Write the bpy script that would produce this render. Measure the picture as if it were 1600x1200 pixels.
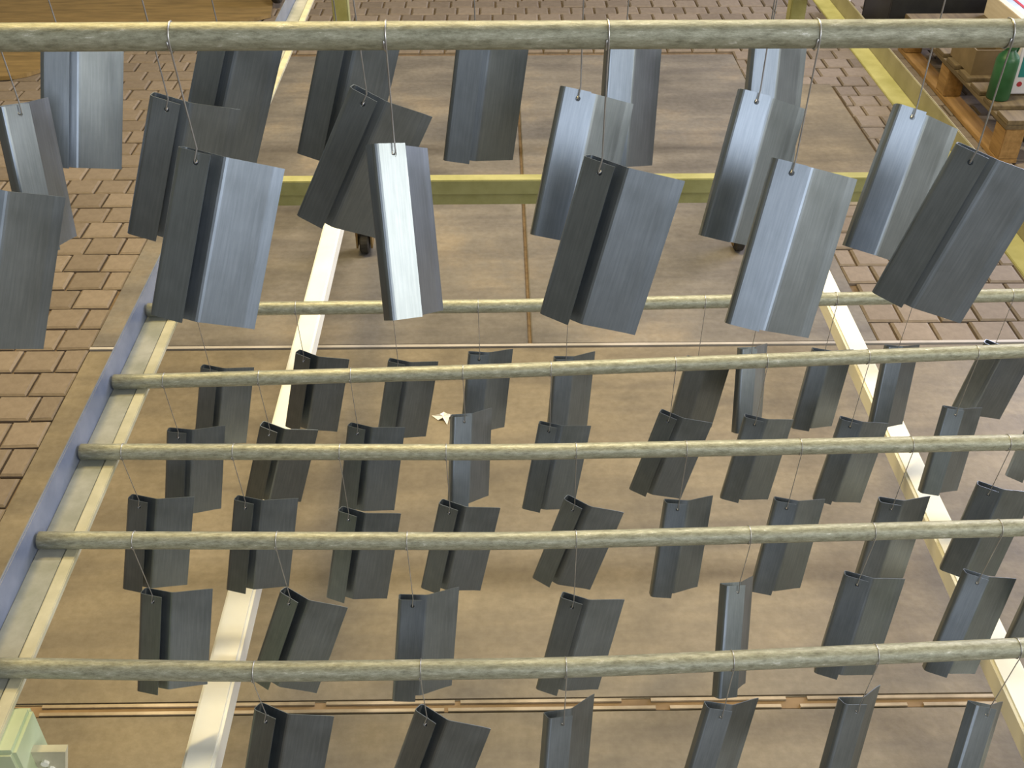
import bpy, bmesh, math, random
from mathutils import Vector, Matrix, noise

for o in list(bpy.data.objects):
    bpy.data.objects.remove(o)
random.seed(7)
S = bpy.context.scene
COL = S.collection
R = math.radians
CAM_H = 2.25

# ------------------------------------------------------------------ camera
cam_d = bpy.data.cameras.new('camera')
cam = bpy.data.objects.new('camera', cam_d)
COL.objects.link(cam)
cam.location = (0, 0, CAM_H)
cam.rotation_euler = (R(90 - 37.0), 0, R(-0.82))
cam_d.sensor_width = 36.0
cam_d.lens = 36.0 * 1668.0 / 1600.0
cam_d.clip_start = 0.02
S.camera = cam

# ------------------------------------------------------------------ world + lights
W = bpy.data.worlds.new('hall_ambient')
S.world = W
W.use_nodes = True
bg = W.node_tree.nodes['Background']
bg.inputs['Color'].default_value = (1.0, 0.95, 0.80, 1)
bg.inputs['Strength'].default_value = 0.36


def area(name, loc, target, sx, sy, power, col):
    l = bpy.data.lights.new(name, 'AREA')
    l.shape = 'RECTANGLE'
    l.size, l.size_y = sx, sy
    l.energy = power
    l.color = col
    o = bpy.data.objects.new(name, l)
    COL.objects.link(o)
    o.location = loc
    d = Vector(target) - Vector(loc)
    o.rotation_euler = d.to_track_quat('-Z', 'Y').to_euler()
    return o


# two hall lamps above the rack, high wall windows behind the photographer's
# right shoulder, and the big windows of the right wall
area('hall_lamp_left_offscreen', (-1.4, 3.5, 4.7), (-1.2, 3.2, 0), 1.6, 0.4, 330, (1.0, 0.75, 0.31))
area('hall_lamp_right_offscreen', (0.8, 4.4, 4.9), (0.8, 4.2, 0), 1.6, 0.4, 290, (1.0, 0.92, 0.76))
area('window_rear_offscreen', (2.4, -4.6, 3.9), (0.3, 1.3, 1.6), 4.2, 2.2, 270, (0.80, 0.86, 1.0))
area('window_side_offscreen', (6.4, -0.9, 3.7), (0.2, 1.2, 1.6), 3.4, 2.2, 400, (1.0, 0.97, 0.88))
area('window_right_offscreen', (7.0, 7.2, 3.2), (1.4, 2.8, 0.3), 4.0, 3.0, 1100, (0.80, 0.80, 1.0))

S.view_settings.view_transform = 'Standard'
S.view_settings.look = 'None'
S.view_settings.gamma = 1.0
S.view_settings.use_curve_mapping = False
S.view_settings.exposure = -0.7

# ------------------------------------------------------------------ materials
def new_mat(name):
    m = bpy.data.materials.new(name)
    m.use_nodes = True
    nt = m.node_tree
    b = nt.nodes['Principled BSDF']
    return m, nt, b


def coords(nt, scale, obj=True):
    tc = nt.nodes.new('ShaderNodeTexCoord')
    mp = nt.nodes.new('ShaderNodeMapping')
    mp.inputs['Scale'].default_value = scale
    nt.links.new(tc.outputs['Object' if obj else 'Generated'], mp.inputs['Vector'])
    return mp


def noise_ramp(nt, mp, scale, stops, detail=5, rough=0.6):
    n = nt.nodes.new('ShaderNodeTexNoise')
    n.inputs['Scale'].default_value = scale
    n.inputs['Detail'].default_value = detail
    n.inputs['Roughness'].default_value = rough
    nt.links.new(mp.outputs['Vector'], n.inputs['Vector'])
    r = nt.nodes.new('ShaderNodeValToRGB')
    el = r.color_ramp.elements
    el[0].position, el[0].color = stops[0][0], (*stops[0][1], 1)
    el[1].position, el[1].color = stops[-1][0], (*stops[-1][1], 1)
    for p, c in stops[1:-1]:
        e = el.new(p)
        e.color = (*c, 1)
    nt.links.new(n.outputs['Fac'], r.inputs['Fac'])
    return n, r


def mix(nt, a, b, fac, mode='MIX'):
    m = nt.nodes.new('ShaderNodeMix')
    m.data_type = 'RGBA'
    m.blend_type = mode
    for sock, v in (('A', a), ('B', b)):
        if isinstance(v, tuple):
            m.inputs[6 if sock == 'A' else 7].default_value = (*v, 1)
        else:
            nt.links.new(v, m.inputs[6 if sock == 'A' else 7])
    if isinstance(fac, float):
        m.inputs[0].default_value = fac
    else:
        nt.links.new(fac, m.inputs[0])
    return m.outputs[2]


def bump(nt, b, src, strength, dist=0.005):
    bp = nt.nodes.new('ShaderNodeBump')
    bp.inputs['Strength'].default_value = strength
    bp.inputs['Distance'].default_value = dist
    nt.links.new(src, bp.inputs['Height'])
    nt.links.new(bp.outputs['Normal'], b.inputs['Normal'])


def painted(name, c1, c2, rough=0.45, scale=9, metallic=0.0, stretch=(1, 1, 1)):
    m, nt, b = new_mat(name)
    mp = coords(nt, stretch)
    n, r = noise_ramp(nt, mp, scale, [(0.35, c1), (0.7, c2)])
    nt.links.new(r.outputs['Color'], b.inputs['Base Color'])
    b.inputs['Roughness'].default_value = rough
    b.inputs['Metallic'].default_value = metallic
    bump(nt, b, n.outputs['Fac'], 0.12, 0.002)
    return m


def steel_mat():
    m, nt, b = new_mat('brushed_steel')
    mp = coords(nt, (60, 60, 3))
    n, r = noise_ramp(nt, mp, 6, [(0.3, (0.25, 0.285, 0.315)), (0.75, (0.325, 0.365, 0.40))])
    mp2 = coords(nt, (1, 1, 1))
    n2, r2 = noise_ramp(nt, mp2, 14, [(0.3, (0.82, 0.82, 0.80)), (0.7, (1, 1, 1))])
    c = mix(nt, r.outputs['Color'], r2.outputs['Color'], 1.0, 'MULTIPLY')
    nt.links.new(c, b.inputs['Base Color'])
    b.inputs['Metallic'].default_value = 1.0
    rr = nt.nodes.new('ShaderNodeMapRange')
    rr.inputs['To Min'].default_value = 0.36
    rr.inputs['To Max'].default_value = 0.44
    nt.links.new(n2.outputs['Fac'], rr.inputs['Value'])
    nt.links.new(rr.outputs['Result'], b.inputs['Roughness'])
    bump(nt, b, n.outputs['Fac'], 0.02, 0.0006)
    return m


def pipe_mat():
    m, nt, b = new_mat('overspray_pipe')
    mp = coords(nt, (9, 30, 30))
    n, r = noise_ramp(nt, mp, 6, [(0.30, (0.16, 0.16, 0.11)), (0.45, (0.31, 0.31, 0.22)), (0.60, (0.44, 0.44, 0.33)), (0.72, (0.85, 0.85, 0.78))], 8, 0.78)
    nt.links.new(r.outputs['Color'], b.inputs['Base Color'])
    b.inputs['Roughness'].default_value = 0.42
    b.inputs['Metallic'].default_value = 0.25
    bump(nt, b, n.outputs['Fac'], 0.4, 0.002)
    return m


def concrete_mat(name, dark, mid, light, rough=0.6):
    m, nt, b = new_mat(name)
    mp = coords(nt, (1, 1, 1))
    n, r = noise_ramp(nt, mp, 1.7, [(0.30, dark), (0.52, mid), (0.75, light)], 8, 0.65)
    n2, r2 = noise_ramp(nt, mp, 42, [(0.35, (0.80, 0.78, 0.74)), (0.65, (1, 1, 1))], 4)
    mp3 = coords(nt, (0.6, 3.0, 1))
    n3, r3 = noise_ramp(nt, mp3, 2.6, [(0.38, (0.66, 0.66, 0.70)), (0.60, (1, 1, 1))], 5)
    c = mix(nt, r.outputs['Color'], r2.outputs['Color'], 0.8, 'MULTIPLY')
    c = mix(nt, c, r3.outputs['Color'], 0.8, 'MULTIPLY')
    nt.links.new(c, b.inputs['Base Color'])
    b.inputs['Roughness'].default_value = rough
    bump(nt, b, n2.outputs['Fac'], 0.25, 0.003)
    return m


def paver_mat():
    m, nt, b = new_mat('paver_stone')
    mp = coords(nt, (1, 1, 1))
    oi = nt.nodes.new('ShaderNodeObjectInfo')
    geo = nt.nodes.new('ShaderNodeNewGeometry')
    n, r = noise_ramp(nt, mp, 30, [(0.3, (0.72, 0.70, 0.68)), (0.7, (1, 1, 1))], 5)
    ra = nt.nodes.new('ShaderNodeValToRGB')
    ra.color_ramp.elements[0].color = (0.175, 0.14, 0.105, 1)
    ra.color_ramp.elements[1].color = (0.245, 0.198, 0.15, 1)
    ad = nt.nodes.new('ShaderNodeMath')
    ad.operation = 'ADD'
    nt.links.new(oi.outputs['Random'], ad.inputs[0])
    nt.links.new(geo.outputs['Random Per Island'], ad.inputs[1])
    fr = nt.nodes.new('ShaderNodeMath')
    fr.operation = 'FRACT'
    nt.links.new(ad.outputs[0], fr.inputs[0])
    nt.links.new(fr.outputs[0], ra.inputs['Fac'])
    c = mix(nt, ra.outputs['Color'], r.outputs['Color'], 0.8, 'MULTIPLY')
    nt.links.new(c, b.inputs['Base Color'])
    b.inputs['Roughness'].default_value = 0.8
    bump(nt, b, n.outputs['Fac'], 0.3, 0.003)
    return m


def wood_mat(name, c1, c2, rough=0.7, stretch=(14, 1.2, 14)):
    m, nt, b = new_mat(name)
    mp = coords(nt, stretch)
    n, r = noise_ramp(nt, mp, 3.0, [(0.3, c1), (0.7, c2)], 6)
    nt.links.new(r.outputs['Color'], b.inputs['Base Color'])
    b.inputs['Roughness'].default_value = rough
    bump(nt, b, n.outputs['Fac'], 0.2, 0.002)
    return m


M = {
    'steel': steel_mat(),
    'wire': painted('tie_wire', (0.42, 0.42, 0.42), (0.62, 0.62, 0.62), 0.35, 30, 0.8),
    'pipe': pipe_mat(),
    'rail_blue': painted('blue_grey_rail', (0.12, 0.145, 0.205), (0.19, 0.215, 0.28), 0.35, 12),  # upright flange, bluer than the grey flange of the same rail
    'rail_grey': painted('worn_grey_paint', (0.22, 0.23, 0.19), (0.36, 0.36, 0.32), 0.55, 14),
    'cream': painted('cream_paint', (0.40, 0.38, 0.26), (0.55, 0.52, 0.37), 0.5, 16),
    'yellow': painted('yellow_green_paint', (0.25, 0.245, 0.085), (0.37, 0.36, 0.16), 0.5, 10),
    'tan': painted('tan_grey_rail', (0.22, 0.205, 0.13), (0.30, 0.28, 0.19), 0.5, 10),  # upright flange, duller than the yellow-green flange of the same rail
    'white': painted('white_paint', (0.82, 0.81, 0.70), (0.90, 0.89, 0.80), 0.4, 6),
    'green': painted('pale_green_paint', (0.42, 0.50, 0.30), (0.52, 0.58, 0.38), 0.5, 6),
    'concrete': concrete_mat('tan_concrete', (0.135, 0.112, 0.075), (0.225, 0.187, 0.125), (0.30, 0.25, 0.165), 0.55),
    'concrete_grey': concrete_mat('grey_brown_concrete', (0.12, 0.108, 0.092), (0.20, 0.18, 0.152), (0.30, 0.245, 0.17), 0.6),
    'paver': paver_mat(),
    'sand': painted('joint_sand', (0.12, 0.08, 0.045), (0.20, 0.14, 0.08), 0.9, 30),
    'joint': painted('pale_joint_strip', (0.26, 0.20, 0.12), (0.58, 0.47, 0.32), 0.5, 5),
    'joint_grey': painted('grey_joint_strip', (0.34, 0.31, 0.27), (0.48, 0.44, 0.40), 0.5, 5),
    'filler': painted('brown_joint_filler', (0.20, 0.13, 0.06), (0.30, 0.20, 0.10), 0.8, 8),
    'wood': wood_mat('orange_pallet_wood', (0.20, 0.11, 0.03), (0.36, 0.21, 0.07)),
    'wood_dark': wood_mat('weathered_wood', (0.08, 0.055, 0.025), (0.17, 0.125, 0.06)),
    'wood_pale': wood_mat('pale_batten_wood', (0.62, 0.52, 0.36), (0.75, 0.66, 0.50)),
    'ply': wood_mat('brown_plywood', (0.15, 0.10, 0.035), (0.27, 0.18, 0.065), 0.75, (1.5, 8, 1.5)),
    'black': painted('black_plastic', (0.008, 0.008, 0.008), (0.02, 0.02, 0.018), 0.5, 8),
    'rubber': painted('black_rubber', (0.015, 0.013, 0.01), (0.035, 0.03, 0.022), 0.8, 20),
    'brown_metal': painted('rusty_metal', (0.14, 0.08, 0.02), (0.25, 0.17, 0.06), 0.6, 20),
    'blue_film': painted('pale_blue_film', (0.38, 0.48, 0.80), (0.62, 0.70, 0.92), 0.25, 5),
    'green_can': painted('green_plastic', (0.01, 0.07, 0.02), (0.035, 0.13, 0.05), 0.4, 6),
    'white_box': painted('white_card', (0.62, 0.58, 0.58), (0.74, 0.70, 0.70), 0.6, 6),
    'teal': painted('teal_print', (0.0, 0.16, 0.15), (0.02, 0.22, 0.20), 0.5, 3),
    'teal_light': painted('light_teal_print', (0.22, 0.48, 0.42), (0.30, 0.56, 0.50), 0.5, 3),
    'red': painted('red_print', (0.35, 0.02, 0.03), (0.45, 0.04, 0.05), 0.5, 3),
    'paper': painted('white_paper', (0.78, 0.76, 0.74), (0.88, 0.86, 0.84), 0.8, 6),
    'lime': painted('lime_packet', (0.30, 0.36, 0.05), (0.42, 0.46, 0.12), 0.5, 6),
    'card': painted('brown_cardboard', (0.14, 0.10, 0.045), (0.22, 0.16, 0.08), 0.8, 6),
}

# ------------------------------------------------------------------ mesh helpers
def link(name, bm, mat, parent=None, smooth=False):
    me = bpy.data.meshes.new(name)
    bm.normal_update()
    bm.to_mesh(me)
    bm.free()
    me.materials.append(M[mat])
    if smooth:
        for p in me.polygons:
            p.use_smooth = True
    o = bpy.data.objects.new(name, me)
    COL.objects.link(o)
    if parent:
        o.parent = parent
    return o


def add_box(bm, x0, x1, y0, y1, z0, z1, bev=0.0):
    vs = [bm.verts.new((x, y, z)) for z in (z0, z1) for y in (y0, y1) for x in (x0, x1)]
    fs = [(0, 2, 3, 1), (4, 5, 7, 6), (0, 1, 5, 4), (2, 6, 7, 3), (0, 4, 6, 2), (1, 3, 7, 5)]
    faces = [bm.faces.new([vs[i] for i in f]) for f in fs]
    if bev > 0:
        es = list({e for f in faces for e in f.edges})
        bmesh.ops.bevel(bm, geom=es, offset=bev, segments=2, affect='EDGES')


def boxes(name, mat, parent, *bs, bev=0.002):
    bm = bmesh.new()
    for b in bs:
        add_box(bm, *b, bev=bev)
    return link(name, bm, mat, parent)


def add_tube(bm, pts, rad, sides=16, cap=True):
    pts = [Vector(p) for p in pts]
    rings = []
    prev = None
    for i, p in enumerate(pts):
        if i == 0:
            t = pts[1] - p
        elif i == len(pts) - 1:
            t = p - pts[i - 1]
        else:
            t = (pts[i + 1] - p).normalized() + (p - pts[i - 1]).normalized()
        t.normalize()
        if prev is None:
            a = Vector((0, 0, 1)) if abs(t.z) < 0.9 else Vector((0, 1, 0))
            n = t.cross(a).normalized()
        else:
            n = (prev - t * prev.dot(t)).normalized()
        prev = n
        b = t.cross(n)
        rings.append([bm.verts.new(p + (n * math.cos(k * 2 * math.pi / sides) + b * math.sin(k * 2 * math.pi / sides)) * rad) for k in range(sides)])
    for r0, r1 in zip(rings, rings[1:]):
        for k in range(sides):
            bm.faces.new((r0[k], r0[(k + 1) % sides], r1[(k + 1) % sides], r1[k]))
    if cap:
        bm.faces.new(list(reversed(rings[0])))
        bm.faces.new(rings[-1])


def add_lathe(bm, prof, center, sides=24, axis='Z'):
    rings = []
    for r, h in prof:
        ring = []
        for k in range(sides):
            a = 2 * math.pi * k / sides
            if axis == 'Z':
                v = Vector((r * math.cos(a), r * math.sin(a), h))
            else:
                v = Vector((h, r * math.cos(a), r * math.sin(a)))
            ring.append(bm.verts.new(v + Vector(center)))
        rings.append(ring)
    for r0, r1 in zip(rings, rings[1:]):
        for k in range(sides):
            bm.faces.new((r0[k], r0[(k + 1) % sides], r1[(k + 1) % sides], r1[k]))
    bm.faces.new(list(reversed(rings[0])))
    bm.faces.new(rings[-1])


def add_prism(bm, poly, z0, z1):
    lo = [bm.verts.new((x, y, z0)) for x, y in poly]
    hi = [bm.verts.new((x, y, z1)) for x, y in poly]
    n = len(poly)
    bm.faces.new(list(reversed(lo)))
    bm.faces.new(hi)
    for i in range(n):
        bm.faces.new((lo[i], lo[(i + 1) % n], hi[(i + 1) % n], hi[i]))


def tag(o, label, cat, group=None):
    o['label'] = label
    o['category'] = cat
    if group:
        o['group'] = group
    return o


def empty(name, loc, label, cat, group=None):
    o = bpy.data.objects.new(name, None)
    COL.objects.link(o)
    o.location = loc
    o.empty_display_size = 0.05
    return tag(o, label, cat, group)


def reparent_keep(o, parent):
    o.parent = parent
    o.matrix_parent_inverse = Matrix.Translation(-parent.location)


# ------------------------------------------------------------------ floor
SL_L, SL_R = -1.50, 1.40      # edges of the concrete strip
Y_J, Y_E = 3.22, 6.22         # joint between the slabs, far edge of the slabs
bm = bmesh.new()
add_box(bm, -9, 11, -6, 14, -0.12, -0.018)
floor = link('floor', bm, 'sand')
floor['kind'] = 'structure'
floor['label'] = 'workshop floor of concrete slabs and brick-like pavers'


def slab(mat, x0, x1, y0, y1):
    bm = bmesh.new()
    add_box(bm, x0, x1, y0, y1, -0.10, 0.0, bev=0.004)
    return link('concrete_slab', bm, mat, floor)


slab('concrete', SL_L, 11, -6, 1.632)
slab('concrete', SL_L, 11, 1.668, Y_J - 0.012)
slab('concrete_grey', SL_L, 0.105, Y_J + 0.012, Y_E)
slab('concrete_grey', 0.12, SL_R, Y_J + 0.012, Y_E)
slab('concrete', SL_R + 0.006, 1.86, 4.30, 5.75)
for y0, y1 in ((1.634, 1.643), (1.657, 1.666)):
    bm = bmesh.new()
    x = -1.15
    while x < 4:
        ln = random.uniform(0.25, 0.75)
        add_box(bm, x, x + ln, y0, y1, -0.03, 0.0015)
        x += ln + random.uniform(0.004, 0.09)
    link('joint_strip', bm, 'joint', floor)
bm = bmesh.new()
add_box(bm, SL_L, 11, 1.634, 1.666, -0.04, -0.004)
link('joint_filler', bm, 'filler', floor)
bm = bmesh.new()
add_box(bm, SL_L, 6, Y_J - 0.005, Y_J + 0.010, -0.05, 0.002)
link('joint_strip', bm, 'joint_grey', floor)

# pavers: courses across the depth, half bond
PX, PY, GAP = 0.148, 0.139, 0.009
cy, sy_ = math.cos(R(37)), math.sin(R(37))


def to_px(x, y, z=0.0):
    z -= CAM_H
    d = y * cy - z * sy_
    if d < 0.1:
        return None
    return 800 - 30 + 1668 * x / d, 600 - 1668 * (y * sy_ + z * cy) / d


def paver_mesh(bm, cx, cyy, sx, sy, top, rng):
    q = 0.008
    j = [rng.uniform(-0.003, 0.003) for _ in range(8)]
    b = [(-sx / 2, -sy / 2), (sx / 2, -sy / 2), (sx / 2, sy / 2), (-sx / 2, sy / 2)]
    r0 = [bm.verts.new((cx + x, cyy + y, -0.05)) for x, y in b]
    r1 = [bm.verts.new((cx + x, cyy + y, top - 0.006)) for x, y in b]
    r2 = [bm.verts.new((cx + x * (1 - 2 * q / sx) + j[i], cyy + y * (1 - 2 * q / sy) + j[i + 4] * 0.6, top)) for i, (x, y) in enumerate(b)]
    for a, c in ((r0, r1), (r1, r2)):
        for i in range(4):
            bm.faces.new((a[i], a[(i + 1) % 4], c[(i + 1) % 4], c[i]))
    bm.faces.new(r2)


rng = random.Random(3)
cells = []
row = 0
y = 1.0
while y < 9.6:
    off = (row % 2) * 0.5 * PX + rng.uniform(-0.012, 0.012)
    x = -5.2 + off
    while x < 5.6:
        w = PX + rng.uniform(-0.004, 0.004)
        x0, x1, y0, y1 = x, x + w, y, y + PY
        x = x1
        zones = []
        if y1 < Y_E:
            if x0 < SL_L:
                zones.append((x0, min(x1, SL_L)))
            if y0 > Y_J - 0.01 and x1 > SL_R:
                if 4.23 < y0 < 5.69:
                    if x1 > 1.87:
                        zones.append((max(x0, 1.87), x1))
                else:
                    zones.append((max(x0, SL_R), x1))
        else:
            if y0 > Y_E - 0.07:
                zones.append((x0, x1))
            else:
                if x0 < SL_L:
                    zones.append((x0, min(x1, SL_L)))
                if x1 > SL_R:
                    zones.append((max(x0, SL_R), x1))
        for a, b in zones:
            if b - a > 0.03:
                yy0 = max(y0, Y_E + 0.004) if (a > SL_L - 0.2 and b < SL_R + 0.1 and y1 > Y_E) else y0
                if y1 - yy0 < 0.03:
                    continue
                cells.append(((a + b) / 2, (yy0 + y1) / 2, b - a - GAP, y1 - yy0 - GAP))
    y += PY
    row += 1


def visible(c):
    p = to_px(c[0], c[1])
    if not p:
        return False
    # hidden wholly under the hanging profiles is not tested: frame only
    return -25 < p[0] < 1625 and -15 < p[1] < 1215


vis = sorted([c for c in cells if visible(c)], key=lambda c: c[1])
single = set(id(c) for c in vis[:300])
variants = []
for k in range(5):
    bm = bmesh.new()
    paver_mesh(bm, 0, 0, PX - GAP, PY - GAP, 0.0, rng)
    o = link('paver', bm, 'paver', floor)
    variants.append(o.data)
    bpy.data.objects.remove(o)
rest = bmesh.new()
for c in cells:
    top = rng.uniform(-0.004, 0.001)
    if id(c) in single:
        o = bpy.data.objects.new('paver', variants[rng.randrange(5)])
        COL.objects.link(o)
        o.parent = floor
        o.location = (c[0], c[1], top)
        o.scale = (c[2] / (PX - GAP), c[3] / (PY - GAP), 1)
        o.rotation_euler = (rng.uniform(-.012, .012), rng.uniform(-.012, .012), rng.uniform(-.012, .012))
    else:
        paver_mesh(rest, c[0], c[1], c[2], c[3], top, rng)
o = link('paver_field', rest, 'paver', floor)
o['kind'] = 'stuff'

# ------------------------------------------------------------------ rack
RL, RR = -0.775, 1.287         # inner faces of the side rails
ZF, ZT = 0.955, 1.010          # rail flange, rail top
YN, YF = 0.86, 4.85
rack = empty('hanging_rack', (0.25, 2.6, 0), 'two-tier painted steel rack with angle rails, white support bars and cross beam', 'rack')


def part(name, mat, *bs, bev=0.002, label=None):
    o = boxes(name, mat, None, *bs, bev=bev)
    reparent_keep(o, rack)
    if label:
        o['label'] = label
    return o


def subpart(name, mat, parent, *bs, bev=0.0015, label=None):
    o = boxes(name, mat, None, *bs, bev=bev)
    o.parent = parent
    if label:
        o['label'] = label
    return o


r1 = part('side_rail', 'rail_blue', (RL - 0.006, RL, YN, YF, ZF - 0.012, ZT), label='blue-grey upright flange of the angle rail')
subpart('rail_flange', 'rail_grey', r1, (RL, -0.727, YN, YF, ZF - 0.008, ZF))
subpart('edge_strip', 'cream', r1, (-0.727, -0.706, YN + 0.02, YF, ZF - 0.010, ZF + 0.001), label='cream painted strip along the flange')
r2 = part('side_rail', 'tan', (RR, RR + 0.006, YN, YF, ZF - 0.012, ZT + 0.01), label='tan grey upright flange of the angle rail')
subpart('rail_flange', 'yellow', r2, (1.224, RR, YN, YF, ZF - 0.008, ZF), label='yellow-green horizontal flange')
beam = part('cross_beam', 'yellow', (RL, RR, 2.525, 2.560, 0.967, 1.008), label='yellow-green cross beam')
subpart('beam_web', 'yellow', beam, (RL, RR, 2.545, 2.556, 0.928, 0.968))
# posts
part('post', 'green', (-0.765, -0.680, 0.885, 0.965, 0.0, ZF - 0.008), bev=0.006, label='pale green corner post')
part('post', 'green', (1.20, 1.285, 0.885, 0.965, 0.0, ZF - 0.008), bev=0.006)
for x0, x1 in ((-0.65, -0.588), (1.17, 1.232)):
    part('post', 'yellow', (x0, x1, 4.27, 4.33, 0.0, ZF - 0.008), bev=0.004)
part('cross_beam', 'yellow', (RL, RR, 4.79, 4.85, ZF - 0.058, ZF - 0.008))
# gusset on the near post with its bolt
bm = bmesh.new()
pl = [(-0.682, 0.902), (-0.630, 0.902), (-0.652, 0.815), (-0.682, 0.790)]
lo = [bm.verts.new((x, 0.918, z)) for x, z in pl]
hi = [bm.verts.new((x, 0.930, z)) for x, z in pl]
bm.faces.new(lo)
bm.faces.new(list(reversed(hi)))
for i in range(4):
    bm.faces.new((lo[i], hi[i], hi[(i + 1) % 4], lo[(i + 1) % 4]))
g = link('gusset_plate', bm, 'cream')
reparent_keep(g, rack)
bm = bmesh.new()
for zz, xx in ((0.877, -0.665), (0.862, -0.660)):
    add_lathe(bm, [(0.0, -0.004), (0.006, -0.004), (0.006, 0.002), (0.0, 0.002)][1:3], (0, 0, 0), 8)
    bmesh.ops.rotate(bm, verts=bm.verts[-16:], matrix=Matrix.Rotation(R(90), 3, 'X'))
    bmesh.ops.translate(bm, verts=bm.verts[-16:], vec=(xx, 0.916, zz))
b = link('bolt', bm, 'white')
b.parent = g
# white support bars with caster legs
ZB = 0.53
for xc in (-0.555, 1.005):
    sb = part('support_bar', 'white', (xc - 0.030, xc + 0.030, 0.80, 4.20, ZB - 0.055, ZB), bev=0.006, label='white square tube support bar')
    subpart('bar_leg', 'white', sb, (xc - 0.022, xc + 0.022, 3.90, 3.944, 0.13, ZB - 0.053), bev=0.003)
    subpart('caster_fork', 'brown_metal', sb, (xc - 0.034, xc - 0.026, 3.88, 3.95, 0.035, 0.13), (xc + 0.026, xc + 0.034, 3.88, 3.95, 0.035, 0.13), (xc - 0.034, xc + 0.034, 3.88, 3.95, 0.122, 0.134))
    bm = bmesh.new()
    add_lathe(bm, [(0.042, -0.020), (0.050, -0.014), (0.050, 0.014), (0.042, 0.020)], (xc, 3.915, 0.050), 24, 'X')
    w = link('caster_wheel', bm, 'rubber', None, False)
    w.parent = sb
part('cross_beam', 'white', (-0.765, 1.285, 0.80, 0.885, ZB - 0.115, ZB - 0.055), bev=0.004)
# upper tier: outer posts and rails carry the upper pipes
PZU = CAM_H - 0.387
RU = 0.0148
for xo0, xo1, xr0, xr1 in ((-0.86, -0.80, -0.86, -0.74), (1.31, 1.37, 1.25, 1.37)):
    for yy in (0.80, 2.30):
        part('hanger', 'yellow', (xo0, xo1, yy, yy + 0.06, PZU - RU - 0.012, 3.4), bev=0.004)
    part('upper_rail', 'yellow', (xr0, xr1, 0.78, 2.40, PZU - RU - 0.012, PZU - RU))

# ------------------------------------------------------------------ pipes
RLO = 0.0150
PZL = ZF + RLO
PIPES = {
    '1': (PZU, RU, [(-0.85, 1.13), (-0.3, 1.131), (0.4, 1.129), (1.36, 1.126)]),
    '2': (PZU, RU, [(-0.85, 1.36), (1.36, 1.36)]),
    '3': (PZU, RU, [(-0.85, 1.57), (1.36, 1.57)]),
    'A': (PZL, RLO, [(-0.77, 1.98), (-0.52, 1.982), (.029, 1.985), (1.176, 2.013), (1.28, 2.016)]),
    'B': (PZL, RLO, [(-0.77, 1.716), (-0.1, 1.738), (.025, 1.744), (1.09, 1.798), (1.28, 1.807)]),
    'C': (PZL, RLO, [(-0.77, 1.503), (.021, 1.49), (.973, 1.505), (1.28, 1.51)]),
    'D': (PZL, RLO, [(-0.77, 1.277), (.018, 1.263), (.884, 1.283), (1.28, 1.292)]),
    'E': (PZL, RLO, [(-0.77, 1.016), (-.361, 1.002), (.109, 1.003), (.783, 1.03), (1.28, 1.05)]),
}
PIPE_LABEL = {
    '1': 'stained round steel pipe crossing above everything, carrying the large bright profiles',
    '2': 'round steel upper pipe carrying the second row of bright profiles',
    '3': 'round steel upper pipe carrying the third row of bright profiles',
    'A': 'speckled steel pipe on the rack, nearest the yellow-green cross beam',
    'B': 'speckled steel pipe, slightly askew, second from the yellow-green cross beam',
    'C': 'speckled steel pipe on the rack rails, third from the yellow-green cross beam',
    'D': 'speckled steel pipe on the rack rails, fourth from the yellow-green cross beam',
    'E': 'pale bent steel pipe, fifth from the cross beam, nearest the pale green post',
}


def pipe_y(n, x):
    p = PIPES[n][2]
    for (x0, y0), (x1, y1) in zip(p, p[1:]):
        if x <= x1:
            return y0 + (y1 - y0) * (x - x0) / (x1 - x0)
    return p[-1][1]


for n, (z, r, pts) in PIPES.items():
    bm = bmesh.new()
    x0, x1 = pts[0][0], pts[-1][0]
    c0 = Vector((x0, pts[0][1], z))
    pp = []
    for i in range(31):
        x = x0 + (x1 - x0) * i / 30
        yy = sum(pipe_y(n, min(max(x + d, x0), x1)) for d in (-.08, -.04, 0, .04, .08)) / 5
        pp.append(Vector((x, yy, z)) - c0)
    add_tube(bm, pp, r, 20)
    o = link('steel_pipe', bm, 'pipe', None, True)
    o.location = c0
    tag(o, PIPE_LABEL[n], 'pipe', 'pipes across the rack')

# ------------------------------------------------------------------ hanging profiles
H = 0.200
HX, HZ = 0.025, 0.012


def arc(c, r, a0, a1, n=4):
    return [(c[0] + r * math.cos(R(a0 + (a1 - a0) * i / n)), c[1] + r * math.sin(R(a0 + (a1 - a0) * i / n))) for i in range(n + 1)]


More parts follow.
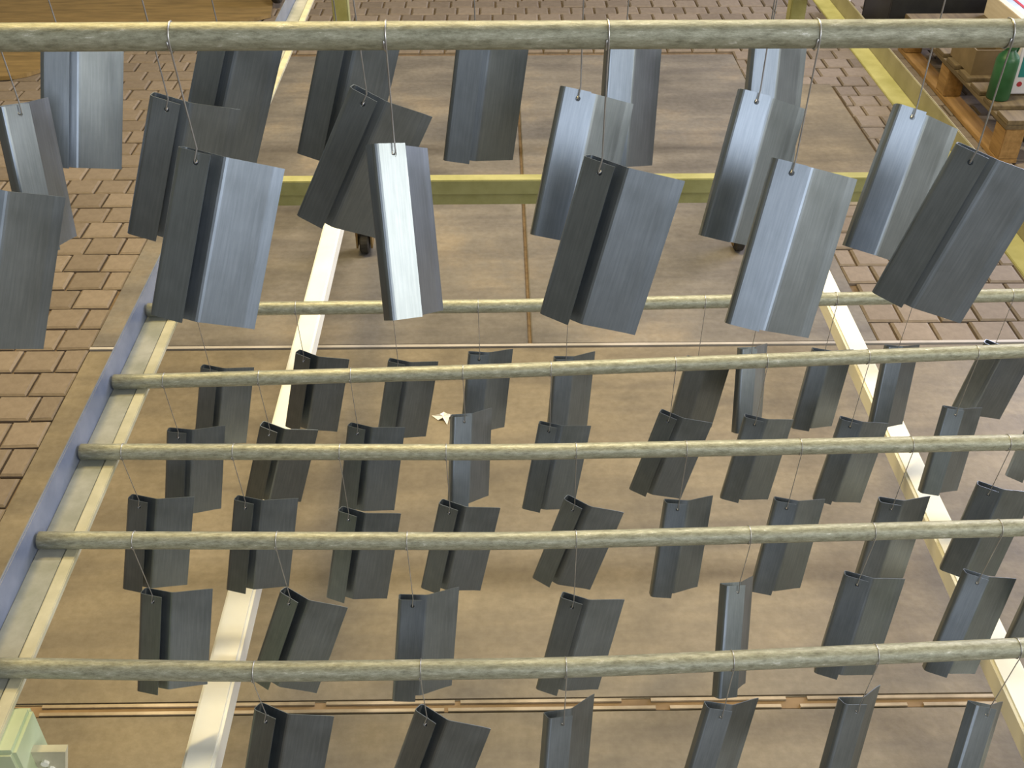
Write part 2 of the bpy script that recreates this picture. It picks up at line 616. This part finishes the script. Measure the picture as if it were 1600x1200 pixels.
def profile_mesh():
    # plan section: x to the right, y away from the viewer
    front = [(0.0410, 0.0), (0.032, 0.0), (0.018, 0.0)]
    rest = arc((0.006, 0.006), 0.006, 270, 180) + arc((0.005, 0.018), 0.005, 180, 90) + \
        [(0.048, 0.0235), (0.0505, 0.0240), (0.0530, 0.0252), (0.0550, 0.0265), (0.0965, 0.0540), (0.0980, 0.0549), (0.1090, 0.0610)]
    sec = front + rest
    zs = [0.0, -HZ + 0.007, -HZ - 0.007, -H]
    bm = bmesh.new()
    g = [[bm.verts.new((x - HX, y, z + HZ)) for x, y in sec] for z in zs]
    for i in range(len(zs) - 1):
        for j in range(len(sec) - 1):
            if i == 1 and j == 1:
                continue
            bm.faces.new((g[i][j], g[i + 1][j], g[i + 1][j + 1], g[i][j + 1]))
    # ring of faces round the hole
    sq = [g[1][1], g[2][1], g[2][2], g[1][2]]          # (+x,top) (+x,bot) (-x,bot) (-x,top)
    hole = [bm.verts.new((0.0036 * math.cos(R(a)), 0.0, 0.0036 * math.sin(R(a)))) for a in (67.5, 22.5, -22.5, -67.5, -112.5, -157.5, 157.5, 112.5)]
    for k in range(4):
        bm.faces.new((sq[k], hole[2 * k + 1], hole[2 * k]))
        bm.faces.new((sq[k], sq[(k + 1) % 4], hole[(2 * k + 2) % 8], hole[2 * k + 1]))
    bmesh.ops.recalc_face_normals(bm, faces=bm.faces)
    ext = bmesh.ops.solidify(bm, geom=list(bm.faces), thickness=0.0013)
    bmesh.ops.recalc_face_normals(bm, faces=bm.faces)
    me = bpy.data.meshes.new('sheet_metal_profile')
    bm.to_mesh(me)
    bm.free()
    me.materials.append(M['steel'])
    return me


# hole position (x, y, z), yaw, lean and pitch in degrees, pipe by pipe
ROWS = {
    '1': [(-0.605, 1.13, 1.674, 12, 19, 17), (-0.345, 1.13, 1.719, -8, 11, 24), (-0.118, 1.13, 1.728, 41, 15, 26), (0.117, 1.13, 1.703, -28, 7, 18), (0.34, 1.13, 1.701, -9, 10, 25), (0.545, 1.13, 1.713, -31, 13, 16)],
    '2': [(-0.635, 1.36, 1.682, 57, 12, 12), (-0.44, 1.36, 1.687, 1, 18, 10), (-0.179, 1.36, 1.693, -9, 25, 11), (0.107, 1.36, 1.699, 3, 13, 24), (0.346, 1.36, 1.693, 1, 14, 24), (0.56, 1.36, 1.67, -3, 16, 26)],
    '3': [(-0.646, 1.57, 1.711, 12, 11, 20), (-0.413, 1.57, 1.71, -5, 18, 11), (-0.238, 1.57, 1.708, -9, 15, 10), (-0.034, 1.57, 1.707, -1, 8, 10), (0.19, 1.57, 1.705, 15, 8, 19), (0.406, 1.57, 1.704, 8, 5, 19)],
    'A': [(-0.665, 1.981, 0.792, -4, 10, 15), (-0.447, 1.982, 0.827, -21, 9, 12), (-0.235, 1.984, 0.803, -7, 9, 14), (-0.047, 1.985, 0.824, 6, 8, 16), (0.151, 1.988, 0.807, 9, 7, 15), (0.455, 1.995, 0.793, -10, 8, 7), (0.579, 1.998, 0.825, 22, 11, 23), (0.749, 2.003, 0.811, -4, 8, 16), (0.921, 2.007, 0.819, 6, 9, 21), (1.145, 2.012, 0.817, -35, 7, 6)],
    'B': [(-0.671, 1.719, 0.821, 3, 9, 16), (-0.483, 1.726, 0.822, -13, 15, 9), (-0.3, 1.733, 0.817, -14, 5, 18), (-0.075, 1.74, 0.84, 23, 12, 22), (0.103, 1.748, 0.805, -10, 7, 20), (0.357, 1.761, 0.819, -23, 11, 16), (0.546, 1.77, 0.8, -12, 8, 17), (0.758, 1.781, 0.783, -16, 7, 18), (0.987, 1.793, 0.804, 0, 10, 21), (1.186, 1.803, 0.788, -38, 2, 0)],
    'C': [(-0.693, 1.502, 0.831, -7, 8, 18), (-0.49, 1.498, 0.829, -9, 7, 18), (-0.295, 1.495, 0.798, -17, 6, 17), (-0.1, 1.492, 0.816, -18, 8, 15), (0.138, 1.492, 0.821, -26, 12, 15), (0.341, 1.495, 0.816, 4, 8, 21), (0.553, 1.498, 0.813, -6, 8, 20), (0.76, 1.502, 0.804, -9, 5, 12), (0.941, 1.504, 0.839, -24, 6, 16)],
    'D': [(-0.612, 1.274, 0.818, -9, 5, 20), (-0.374, 1.27, 0.814, -24, 13, 21), (-0.157, 1.266, 0.808, 5, 7, 22), (0.124, 1.265, 0.802, -15, 8, 18), (0.415, 1.272, 0.829, 31, 21, 29), (0.625, 1.277, 0.838, -17, 5, 22), (0.84, 1.282, 0.834, -10, 12, 24), (0.973, 1.285, 0.857, -20, 3, 6)],
    'E': [(-0.364, 1.002, 0.85, -23, 4, 22), (-0.12, 1.003, 0.837, -29, 9, 22), (0.093, 1.003, 0.833, 24, 15, 24), (0.34, 1.012, 0.833, 8, 17, 23), (0.556, 1.021, 0.831, 17, 17, 20), (0.771, 1.03, 0.805, 18, 26, 29)],
}
ORD = ['first', 'second', 'third', 'fourth', 'fifth', 'sixth', 'seventh', 'eighth', 'ninth', 'tenth']
ROW_TXT = {
    '1': 'bright bent steel profile in the front upper row, {} from the blue-grey rail side',
    '2': 'bright bent steel profile in the middle upper row, {} from the blue-grey rail side',
    '3': 'bent steel profile in the rear upper row, {} from the blue-grey rail side',
    'A': 'small dark steel profile on the pipe nearest the cross beam, {} from blue-grey rail',
    'B': 'dark steel profile on second pipe from the cross beam, {} from blue-grey rail',
    'C': 'dark steel profile on third pipe from the cross beam, {} from blue-grey rail',
    'D': 'dark steel profile on fourth pipe from the cross beam, {} from blue-grey rail',
    'E': 'dark steel profile on fifth pipe from the cross beam, {} from blue-grey rail',
}
ROW_GRP = {'1': 'front row of large hanging profiles', '2': 'middle row of large hanging profiles', '3': 'rear row of large hanging profiles',
           'A': 'profiles on the first lower pipe', 'B': 'profiles on the second lower pipe', 'C': 'profiles on the third lower pipe',
           'D': 'profiles on the fourth lower pipe', 'E': 'profiles on the fifth lower pipe'}
PM = profile_mesh()
for n, items in ROWS.items():
    pz, pr, _ = PIPES[n]
    for k, (x, y, z, yaw, lean, pit) in enumerate(items):
        o = bpy.data.objects.new('sheet_metal_profile', PM)
        COL.objects.link(o)
        rot = Matrix.Rotation(R(yaw), 4, 'Z') @ Matrix.Rotation(R(-pit), 4, 'X') @ Matrix.Rotation(R(lean), 4, 'Y')
        mw = Matrix.Translation((x, y, z)) @ rot
        o.location = (x, y, z)
        o.rotation_euler = rot.to_euler()
        tag(o, ROW_TXT[n].format(ORD[k]), 'metal profile', ROW_GRP[n])
        # tie wire: ring through the hole, straight run, one turn round the pipe
        inv = mw.inverted()
        py = pipe_y(n, x)
        rw = 0.0010 if n in '123' else 0.0008
        q = pr + rw
        fwd = rot.to_3x3() @ Vector((0, -1, 0))
        upv = rot.to_3x3() @ Vector((0, 0, 1))
        hc = Vector((x, y, z))
        pts = [hc - fwd * 0.004 + upv * 0.010, hc - fwd * 0.004, hc + fwd * 0.001 - upv * 0.001, hc + fwd * 0.004 + upv * 0.002,
               hc + fwd * 0.003 + upv * 0.016]
        pts += [Vector((x + 0.0012, py - q * 0.8, pz - pr * 1.6))]
        for i in range(0, 13):
            a = R(180 + 12 - i * 31)
            pts.append(Vector((x + 0.0012 * (1 - i / 6.0), py + q * math.cos(a), pz + q * math.sin(a))))
        bm = bmesh.new()
        add_tube(bm, [inv @ p for p in pts], rw, 5)
        link('wire_hook', bm, 'wire', o, True)

# ------------------------------------------------------------------ things on the floor
# scrap of paper
bm = bmesh.new()
star = [(-0.040, 0.010), (-0.012, 0.006), (0.0, 0.030), (0.012, 0.008), (0.044, 0.012), (0.020, -0.008), (0.014, -0.040), (-0.002, -0.012), (-0.018, -0.014)]
c = bm.verts.new((0, 0, 0.008))
rim = [bm.verts.new((x, y, 0.004 + 0.010 * (i % 2))) for i, (x, y) in enumerate(star)]
for i in range(len(rim)):
    bm.faces.new((c, rim[i], rim[(i + 1) % len(rim)]))
bmesh.ops.recalc_face_normals(bm, faces=bm.faces)
bmesh.ops.solidify(bm, geom=list(bm.faces), thickness=0.0015)
o = link('paper_scrap', bm, 'paper')
o.location = (-0.19, 2.80, -0.002)
tag(o, 'small crumpled white paper scrap lying on the concrete floor', 'paper')

# plywood sheet with a rounded corner, on the pavers
bm = bmesh.new()
poly = [(-4.6, 5.72), (-2.80, 5.86)] + [(-2.80 + 0.22 * math.sin(R(a)), 6.08 - 0.22 * math.cos(R(a))) for a in (20, 40, 60, 75)] + [(-2.30, 6.40), (-1.75, 6.68), (-1.45, 6.92), (-1.62, 8.4), (-4.6, 8.4)]
add_prism(bm, poly, 0, 0.022)
o = link('plywood_sheet', bm, 'ply')
o.location = (0, 0, 0.001)
tag(o, 'brown plywood sheet with a rounded corner lying on the pavers', 'board')

# loose black wheel by the plywood
root = empty('transport_wheel', (-1.44, 7.15, 0), 'black rubber transport wheel standing beside the brown plywood sheet', 'wheel')
root.location.z = 0.023
bm = bmesh.new()
add_lathe(bm, [(0.07, -0.03), (0.092, -0.026), (0.10, -0.012), (0.10, 0.012), (0.092, 0.026), (0.07, 0.03)], (0, 0, 0.10), 28, 'X')
link('tyre', bm, 'rubber', root)
bm = bmesh.new()
add_lathe(bm, [(0.02, -0.036), (0.05, -0.033), (0.05, 0.033), (0.02, 0.036)], (0, 0, 0.10), 20, 'X')
link('hub', bm, 'brown_metal', root)

# wooden pallet beyond the rack
px0, py0, PXW, PYL = 2.40, 4.72, 1.25, 1.56
pal = empty('wooden_pallet', (px0, py0, 0), 'orange wooden pallet with tall blocks beside the yellow-green rail', 'pallet')
for xx in (0, 0.575, 1.15):
    boxes('bottom_board', 'wood', pal, (xx, xx + 0.10, 0, PYL, 0.0, 0.022))
    for yy in (0.0, 0.78, 1.44):
        boxes('block', 'wood', pal, (xx + 0.004, xx + 0.10, yy, yy + 0.12, 0.022, 0.172), bev=0.004)
    boxes('stringer_board', 'wood_dark', pal, (xx, xx + 0.10, 0, PYL, 0.172, 0.194))
for k in range(9):
    yy = k * (PYL - 0.13) / 8
    boxes('deck_board', 'wood_dark', pal, (0, PXW, yy, yy + 0.13, 0.194, 0.216), bev=0.003)
ZD = 0.216
# green canister
can = empty('green_canister', (2.455, 5.00, ZD), 'green plastic canister standing on the wooden pallet', 'canister')
bm = bmesh.new()
add_lathe(bm, [(0.048, 0.0), (0.054, 0.006), (0.054, 0.19), (0.047, 0.212), (0.026, 0.235), (0.025, 0.25)], (0, 0, 0), 24)
link('body', bm, 'green_can', can, True)
bm = bmesh.new()
add_lathe(bm, [(0.029, 0.246), (0.029, 0.272), (0.025, 0.276)], (0, 0, 0), 20)
link('cap', bm, 'green_can', can)
bm = bmesh.new()
add_tube(bm, [(0.045, 0.03, 0.21), (0.06, 0.04, 0.245), (0.035, 0.02, 0.262), (0.02, 0.012, 0.262)], 0.006, 8)
link('handle', bm, 'green_can', can, True)
# white carton with teal print and red dot
ctn = empty('white_carton', (2.535, 5.05, ZD), 'white carton with teal print and red dot on the pallet', 'carton')
boxes('carton_body', 'white_box', ctn, (0, 0.26, 0, 0.16, 0, 0.235), bev=0.003)
boxes('label', 'teal', ctn, (0.018, 0.25, -0.0015, 0.0005, 0.085, 0.215), bev=0)
bm = bmesh.new()
add_lathe(bm, [(0.042, -0.001), (0.042, 0.001)], (0, 0, 0), 20)
bmesh.ops.rotate(bm, verts=bm.verts, matrix=Matrix.Rotation(R(90), 3, 'X'))
bmesh.ops.translate(bm, verts=bm.verts, vec=(0.085, -0.0018, 0.155))
link('print_emblem', bm, 'teal_light', ctn)
bm = bmesh.new()
add_lathe(bm, [(0.013, -0.001), (0.013, 0.001)], (0, 0, 0), 16)
bmesh.ops.rotate(bm, verts=bm.verts, matrix=Matrix.Rotation(R(90), 3, 'X'))
bmesh.ops.translate(bm, verts=bm.verts, vec=(0.035, -0.0005, 0.050))
link('red_dot', bm, 'red', ctn)
# packet before the carton
bm = bmesh.new()
add_box(bm, 0, 0.22, 0, 0.10, 0, 0.035, bev=0.008)
o = link('flat_packet', bm, 'lime')
o.location = (2.60, 4.78, ZD)
tag(o, 'lime green flat packet lying at the pallet end', 'packet')
# open cardboard box and wood offcuts on the pallet
bx_ = empty('cardboard_box', (2.43, 5.30, ZD), 'open brown cardboard box standing on the wooden pallet', 'box')
t = 0.006
for nm, b in (('box_bottom', (0, 0.24, 0, 0.30, 0, t)), ('box_side', (0, t, 0, 0.30, t, 0.13)), ('box_side', (0.24 - t, 0.24, 0, 0.30, t, 0.13)),
              ('box_side', (t, 0.24 - t, 0, t, t, 0.13)), ('box_side', (t, 0.24 - t, 0.30 - t, 0.30, t, 0.13))):
    boxes(nm, 'card', bx_, b, bev=0)
for k, (x, y, a, ln) in enumerate(((2.95, 5.50, 20, 0.40), (2.90, 5.38, 75, 0.34))):
    bm = bmesh.new()
    add_box(bm, -ln / 2, ln / 2, -0.035, 0.035, 0, 0.03, bev=0.003)
    o = link('wood_offcut', bm, 'wood' if k else 'wood_dark')
    o.location = (x, y, ZD)
    o.rotation_euler = (0, 0, R(a))
    tag(o, ('grey-brown wood offcut lying beside the cardboard box' if not k else 'orange wood offcut lying on the pallet deck'), 'wood')
    if k:
        o.location = (3.10, 5.25, ZD)
# wrapped blue stack with pale batten
stk = empty('wrapped_panel_stack', (2.86, 5.78, ZD), 'stack of panels wrapped in pale blue film with a pale batten', 'panel stack')
boxes('panel_stack', 'blue_film', stk, (0.03, 0.72, 0, 0.46, 0, 0.11), bev=0.006)
boxes('batten', 'wood_pale', stk, (-0.012, 0.03, -0.02, 0.47, 0.0, 0.13), bev=0.003)
boxes('red_strap', 'red', stk, (0.10, 0.118, -0.002, 0.462, 0.002, 0.113), bev=0)
# black crate with white lid behind the pallet
crt = empty('black_crate', (2.36, 6.42, 0), 'black plastic crate with a whitish blue lid behind the pallet', 'crate')
for nm, b in (('crate_wall', (0, 0.80, 0, 0.02, 0, 0.34)), ('crate_wall', (0, 0.80, 0.48, 0.50, 0, 0.34)), ('crate_wall', (0, 0.02, 0.02, 0.48, 0, 0.34)),
              ('crate_wall', (0.78, 0.80, 0.02, 0.48, 0, 0.34)), ('crate_bottom', (0.02, 0.78, 0.02, 0.48, 0, 0.02))):
    boxes(nm, 'black', crt, b, bev=0.003)
boxes('crate_rim', 'black', crt, (-0.012, 0.812, -0.012, 0.0, 0.29, 0.34), (-0.012, 0.812, 0.50, 0.512, 0.29, 0.34), bev=0.002)
boxes('lid', 'blue_film', crt, (0.05, 0.82, -0.014, 0.52, 0.340, 0.358), bev=0.004)
# crushed foil on the floor beside the crate
bm = bmesh.new()
bmesh.ops.create_icosphere(bm, subdivisions=3, radius=0.07)
for v in bm.verts:
    v.co *= 1 + 0.35 * noise.noise(v.co * 22)
    v.co.z *= 0.75
zmin = min(v.co.z for v in bm.verts)
for v in bm.verts:
    v.co.z -= zmin
o = link('crushed_foil', bm, 'white_box')
o.location = (2.22, 6.92, -0.002)
tag(o, 'crumpled pale foil ball on the pavers beside the black crate', 'foil')
